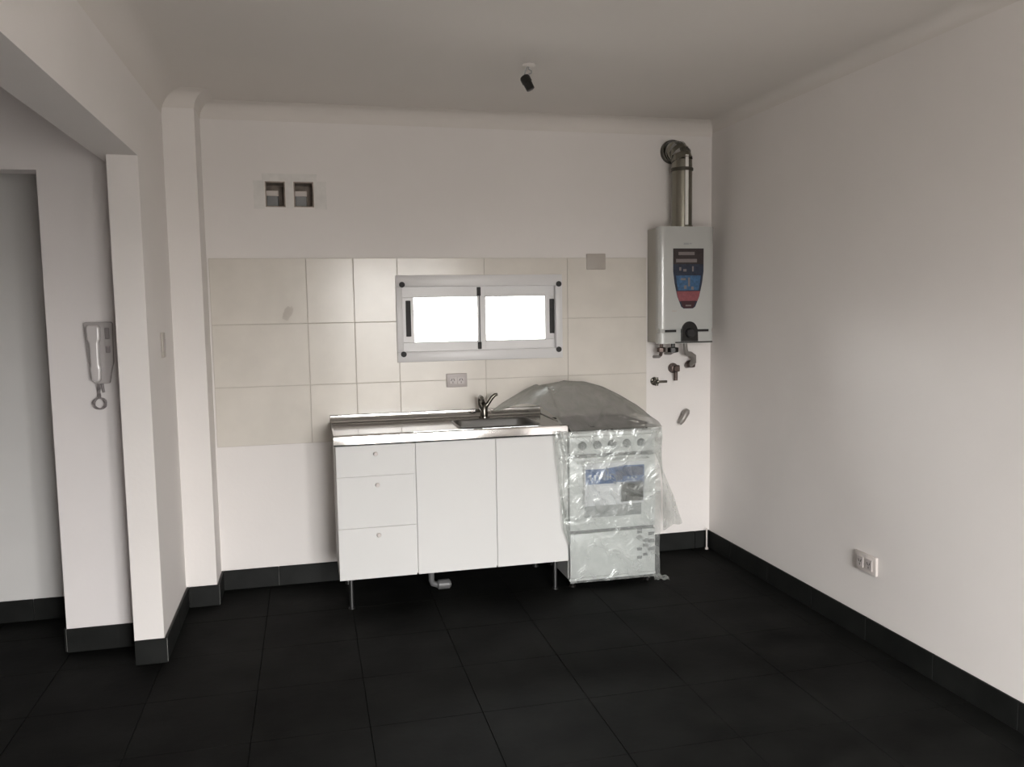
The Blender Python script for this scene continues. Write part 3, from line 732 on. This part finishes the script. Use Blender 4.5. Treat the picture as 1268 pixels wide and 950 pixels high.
# ------------------------------------------------------------------ electrics
def plate(name, lab, cat, x, z, wdt, hgt, y=YB, mt='beige', inner='beige', sockets=0, lines=True):
    t = thing(name, lab, cat, (x, y, z-hgt/2))
    k = MB(); k.box(x-wdt/2, x+wdt/2, y-.012, y, z-hgt/2, z+hgt/2, .004, 2); pl_ = build_in(k, 'cover_plate', M[mt], t, smooth=True)
    for i in range(sockets):
        cx = x+(i-(sockets-1)/2)*wdt*.40
        k = MB(); k.box(cx-wdt*.17, cx+wdt*.17, y-.0145, y-.010, z-hgt*.28, z+hgt*.28, .002, 1); so = build_in(k, 'socket', M[inner], pl_)
        k = MB()
        for sx, rz in ((-.007, .5), (.007, -.5)):
            k.box(-.0016, .0016, -.0006, .0006, -.007, .007, mtx=Matrix.Translation((cx+sx, y-.0146, z+.004)) @ Matrix.Rotation(rz, 4, 'Y'))
        k.box(cx-.0016, cx+.0016, y-.0152, y-.014, z-.016, z-.006)
        build_in(k, 'slot', M['gasket'], so)
    return t
plate('blank_cover', 'blank square junction box cover at top of tiles beside the heater', 'cover plate', 1.649, 1.767, .118, .092)
k = MB()
plate('wall_outlet', 'pale horizontal power outlet on tiles below the kitchen window', 'outlet', .809, 1.102, .118, .078, YB-.0085, 'plastic2', 'plastic2', 2)
# right wall outlet (faces -x)
ro = thing('wall_outlet', 'white double power outlet low on the right wall', 'outlet', (XR, 3.165, .305))
k = MB(); k.box(XR-.014, XR, 3.09, 3.24, .310, .395, .005, 2); rp_ = build_in(k, 'cover_plate', M['plastic'], ro, smooth=True)
for cy in (3.135, 3.195):
    k = MB(); k.box(XR-.0175, XR-.012, cy-.022, cy+.022, .328, .378, .002, 1); so = build_in(k, 'socket', M['plastic2'], rp_)
    k = MB()
    for sy, rz in ((-.007, .5), (.007, -.5)):
        k.box(-.0006, .0006, -.0016, .0016, -.007, .007, mtx=Matrix.Translation((XR-.0178, cy+sy, .357)) @ Matrix.Rotation(rz, 4, 'X'))
    k.box(XR-.0184, XR-.0172, cy-.0016, cy+.0016, .336, .346); build_in(k, 'slot', M['gasket'], so)
# light switch on the left wall (faces +x)
sw = thing('light_switch', 'narrow grey light switch on the side of the left column', 'light switch', (XL, 4.12, 1.30))
k = MB(); k.box(XL, XL+.010, 4.085, 4.150, 1.305, 1.42, .003, 2); sp = build_in(k, 'cover_plate', M['beige'], sw, smooth=True)
k = MB(); k.box(XL+.009, XL+.014, 4.102, 4.133, 1.335, 1.39, .002, 1); build_in(k, 'rocker', M['plastic2'], sp, smooth=True)

# intercom
ic = thing('intercom_handset', 'white intercom phone with dangling cord on the hall wall', 'intercom', (-.905, YI, 1.17))
k = MB(); bx = [(-.957, 1.475), (-.850, 1.475), (-.846, 1.466), (-.850, 1.30), (-.870, 1.205), (-.930, 1.205), (-.950, 1.30), (-.962, 1.466)]
k.prism(bx, 'y', YI-.032, YI); bb = build_in(k, 'base', M['phone'], ic)
bv = bb.modifiers.new('bevel', 'BEVEL'); bv.width = .006; bv.segments = 2
k = MB(); hp = [(-.940, 1.463), (-.895, 1.463), (-.889, 1.45), (-.890, 1.40), (-.896, 1.385), (-.896, 1.29), (-.892, 1.275), (-.896, 1.225), (-.902, 1.215), (-.928, 1.215), (-.934, 1.225), (-.938, 1.275), (-.934, 1.29), (-.936, 1.385), (-.944, 1.40), (-.946, 1.45)]
k.prism(hp, 'y', YI-.068, YI-.034); hs = build_in(k, 'handset', M['phone_hi'], ic)
bv = hs.modifiers.new('bevel', 'BEVEL'); bv.width = .010; bv.segments = 3
k = MB(); k.box(-.876, -.858, YI-.036, YI-.031, 1.40, 1.45, .002, 1); build_in(k, 'button', M['cord'], ic)
k = MB(); k.box(-.876, -.858, YI-.036, YI-.031, 1.34, 1.37, .002, 1); build_in(k, 'button', M['cord'], ic)
k = MB(); pts = []
for j in range(150):          # coiled cord running down to a loop and back
    t_ = j/149; a = t_*2*PI
    if t_ < .32: c_ = Vector((-.916, YI-.022, 1.212-.07*t_/.32))
    else:
        b_ = (t_-.32)/.68*2*PI; c_ = Vector((-.916+.024*math.sin(b_), YI-.022, 1.118+.024*math.cos(b_)))
    w_ = j*1.5; pts.append(c_+Vector((.0055*math.cos(w_), .0055*math.sin(w_), 0)))
k.tube(pts, .0030, 6); build_in(k, 'cord', M['cord'], ic, smooth=True)
k = MB(); k.tube([(-.905, YI-.010, 1.206), (-.900, YI-.008, 1.165)], [.007, .006], 8); build_in(k, 'cable_gland', M['cord'], ic, smooth=True)

ic.location.x += .014

# ceiling lamp holder
lx, ly = .995, 3.70
lh = thing('lamp_holder', 'black bulb socket hanging on a short wire from the ceiling', 'lamp holder', (lx, ly, CEIL-.001))
k = MB(); k.tube([(lx, ly, CEIL), (lx, ly, CEIL-.006), (lx, ly, CEIL-.010)], [.030, .030, .024], 24); build_in(k, 'ceiling_plate', M['ceil'], lh, smooth=True)
k = MB(); k.tube([(lx, ly, CEIL-.004), (lx, ly, CEIL-.020), (lx+.012, ly-.004, CEIL-.028), (lx+.010, ly-.006, CEIL-.040), (lx-.002, ly-.004, CEIL-.042)], .0028, 8); build_in(k, 'hook', M['knob'], lh, smooth=True)
k = MB(); k.tube([(lx-.004, ly, CEIL-.006), (lx-.016, ly-.003, CEIL-.030), (lx-.022, ly-.004, CEIL-.055)], .0035, 8); build_in(k, 'wire', M['knob'], lh, smooth=True)
a0 = Vector((lx-.024, ly-.004, CEIL-.050)); dv = Vector((.42, -.15, -.90)).normalized()
k = MB(); k.tube([a0, a0+dv*.004, a0+dv*.012, a0+dv*.034, a0+dv*.036, a0+dv*.068, a0+dv*.070], [.010, .019, .023, .023, .020, .019, .016], 20)
build_in(k, 'socket', M['black'], lh, smooth=True)
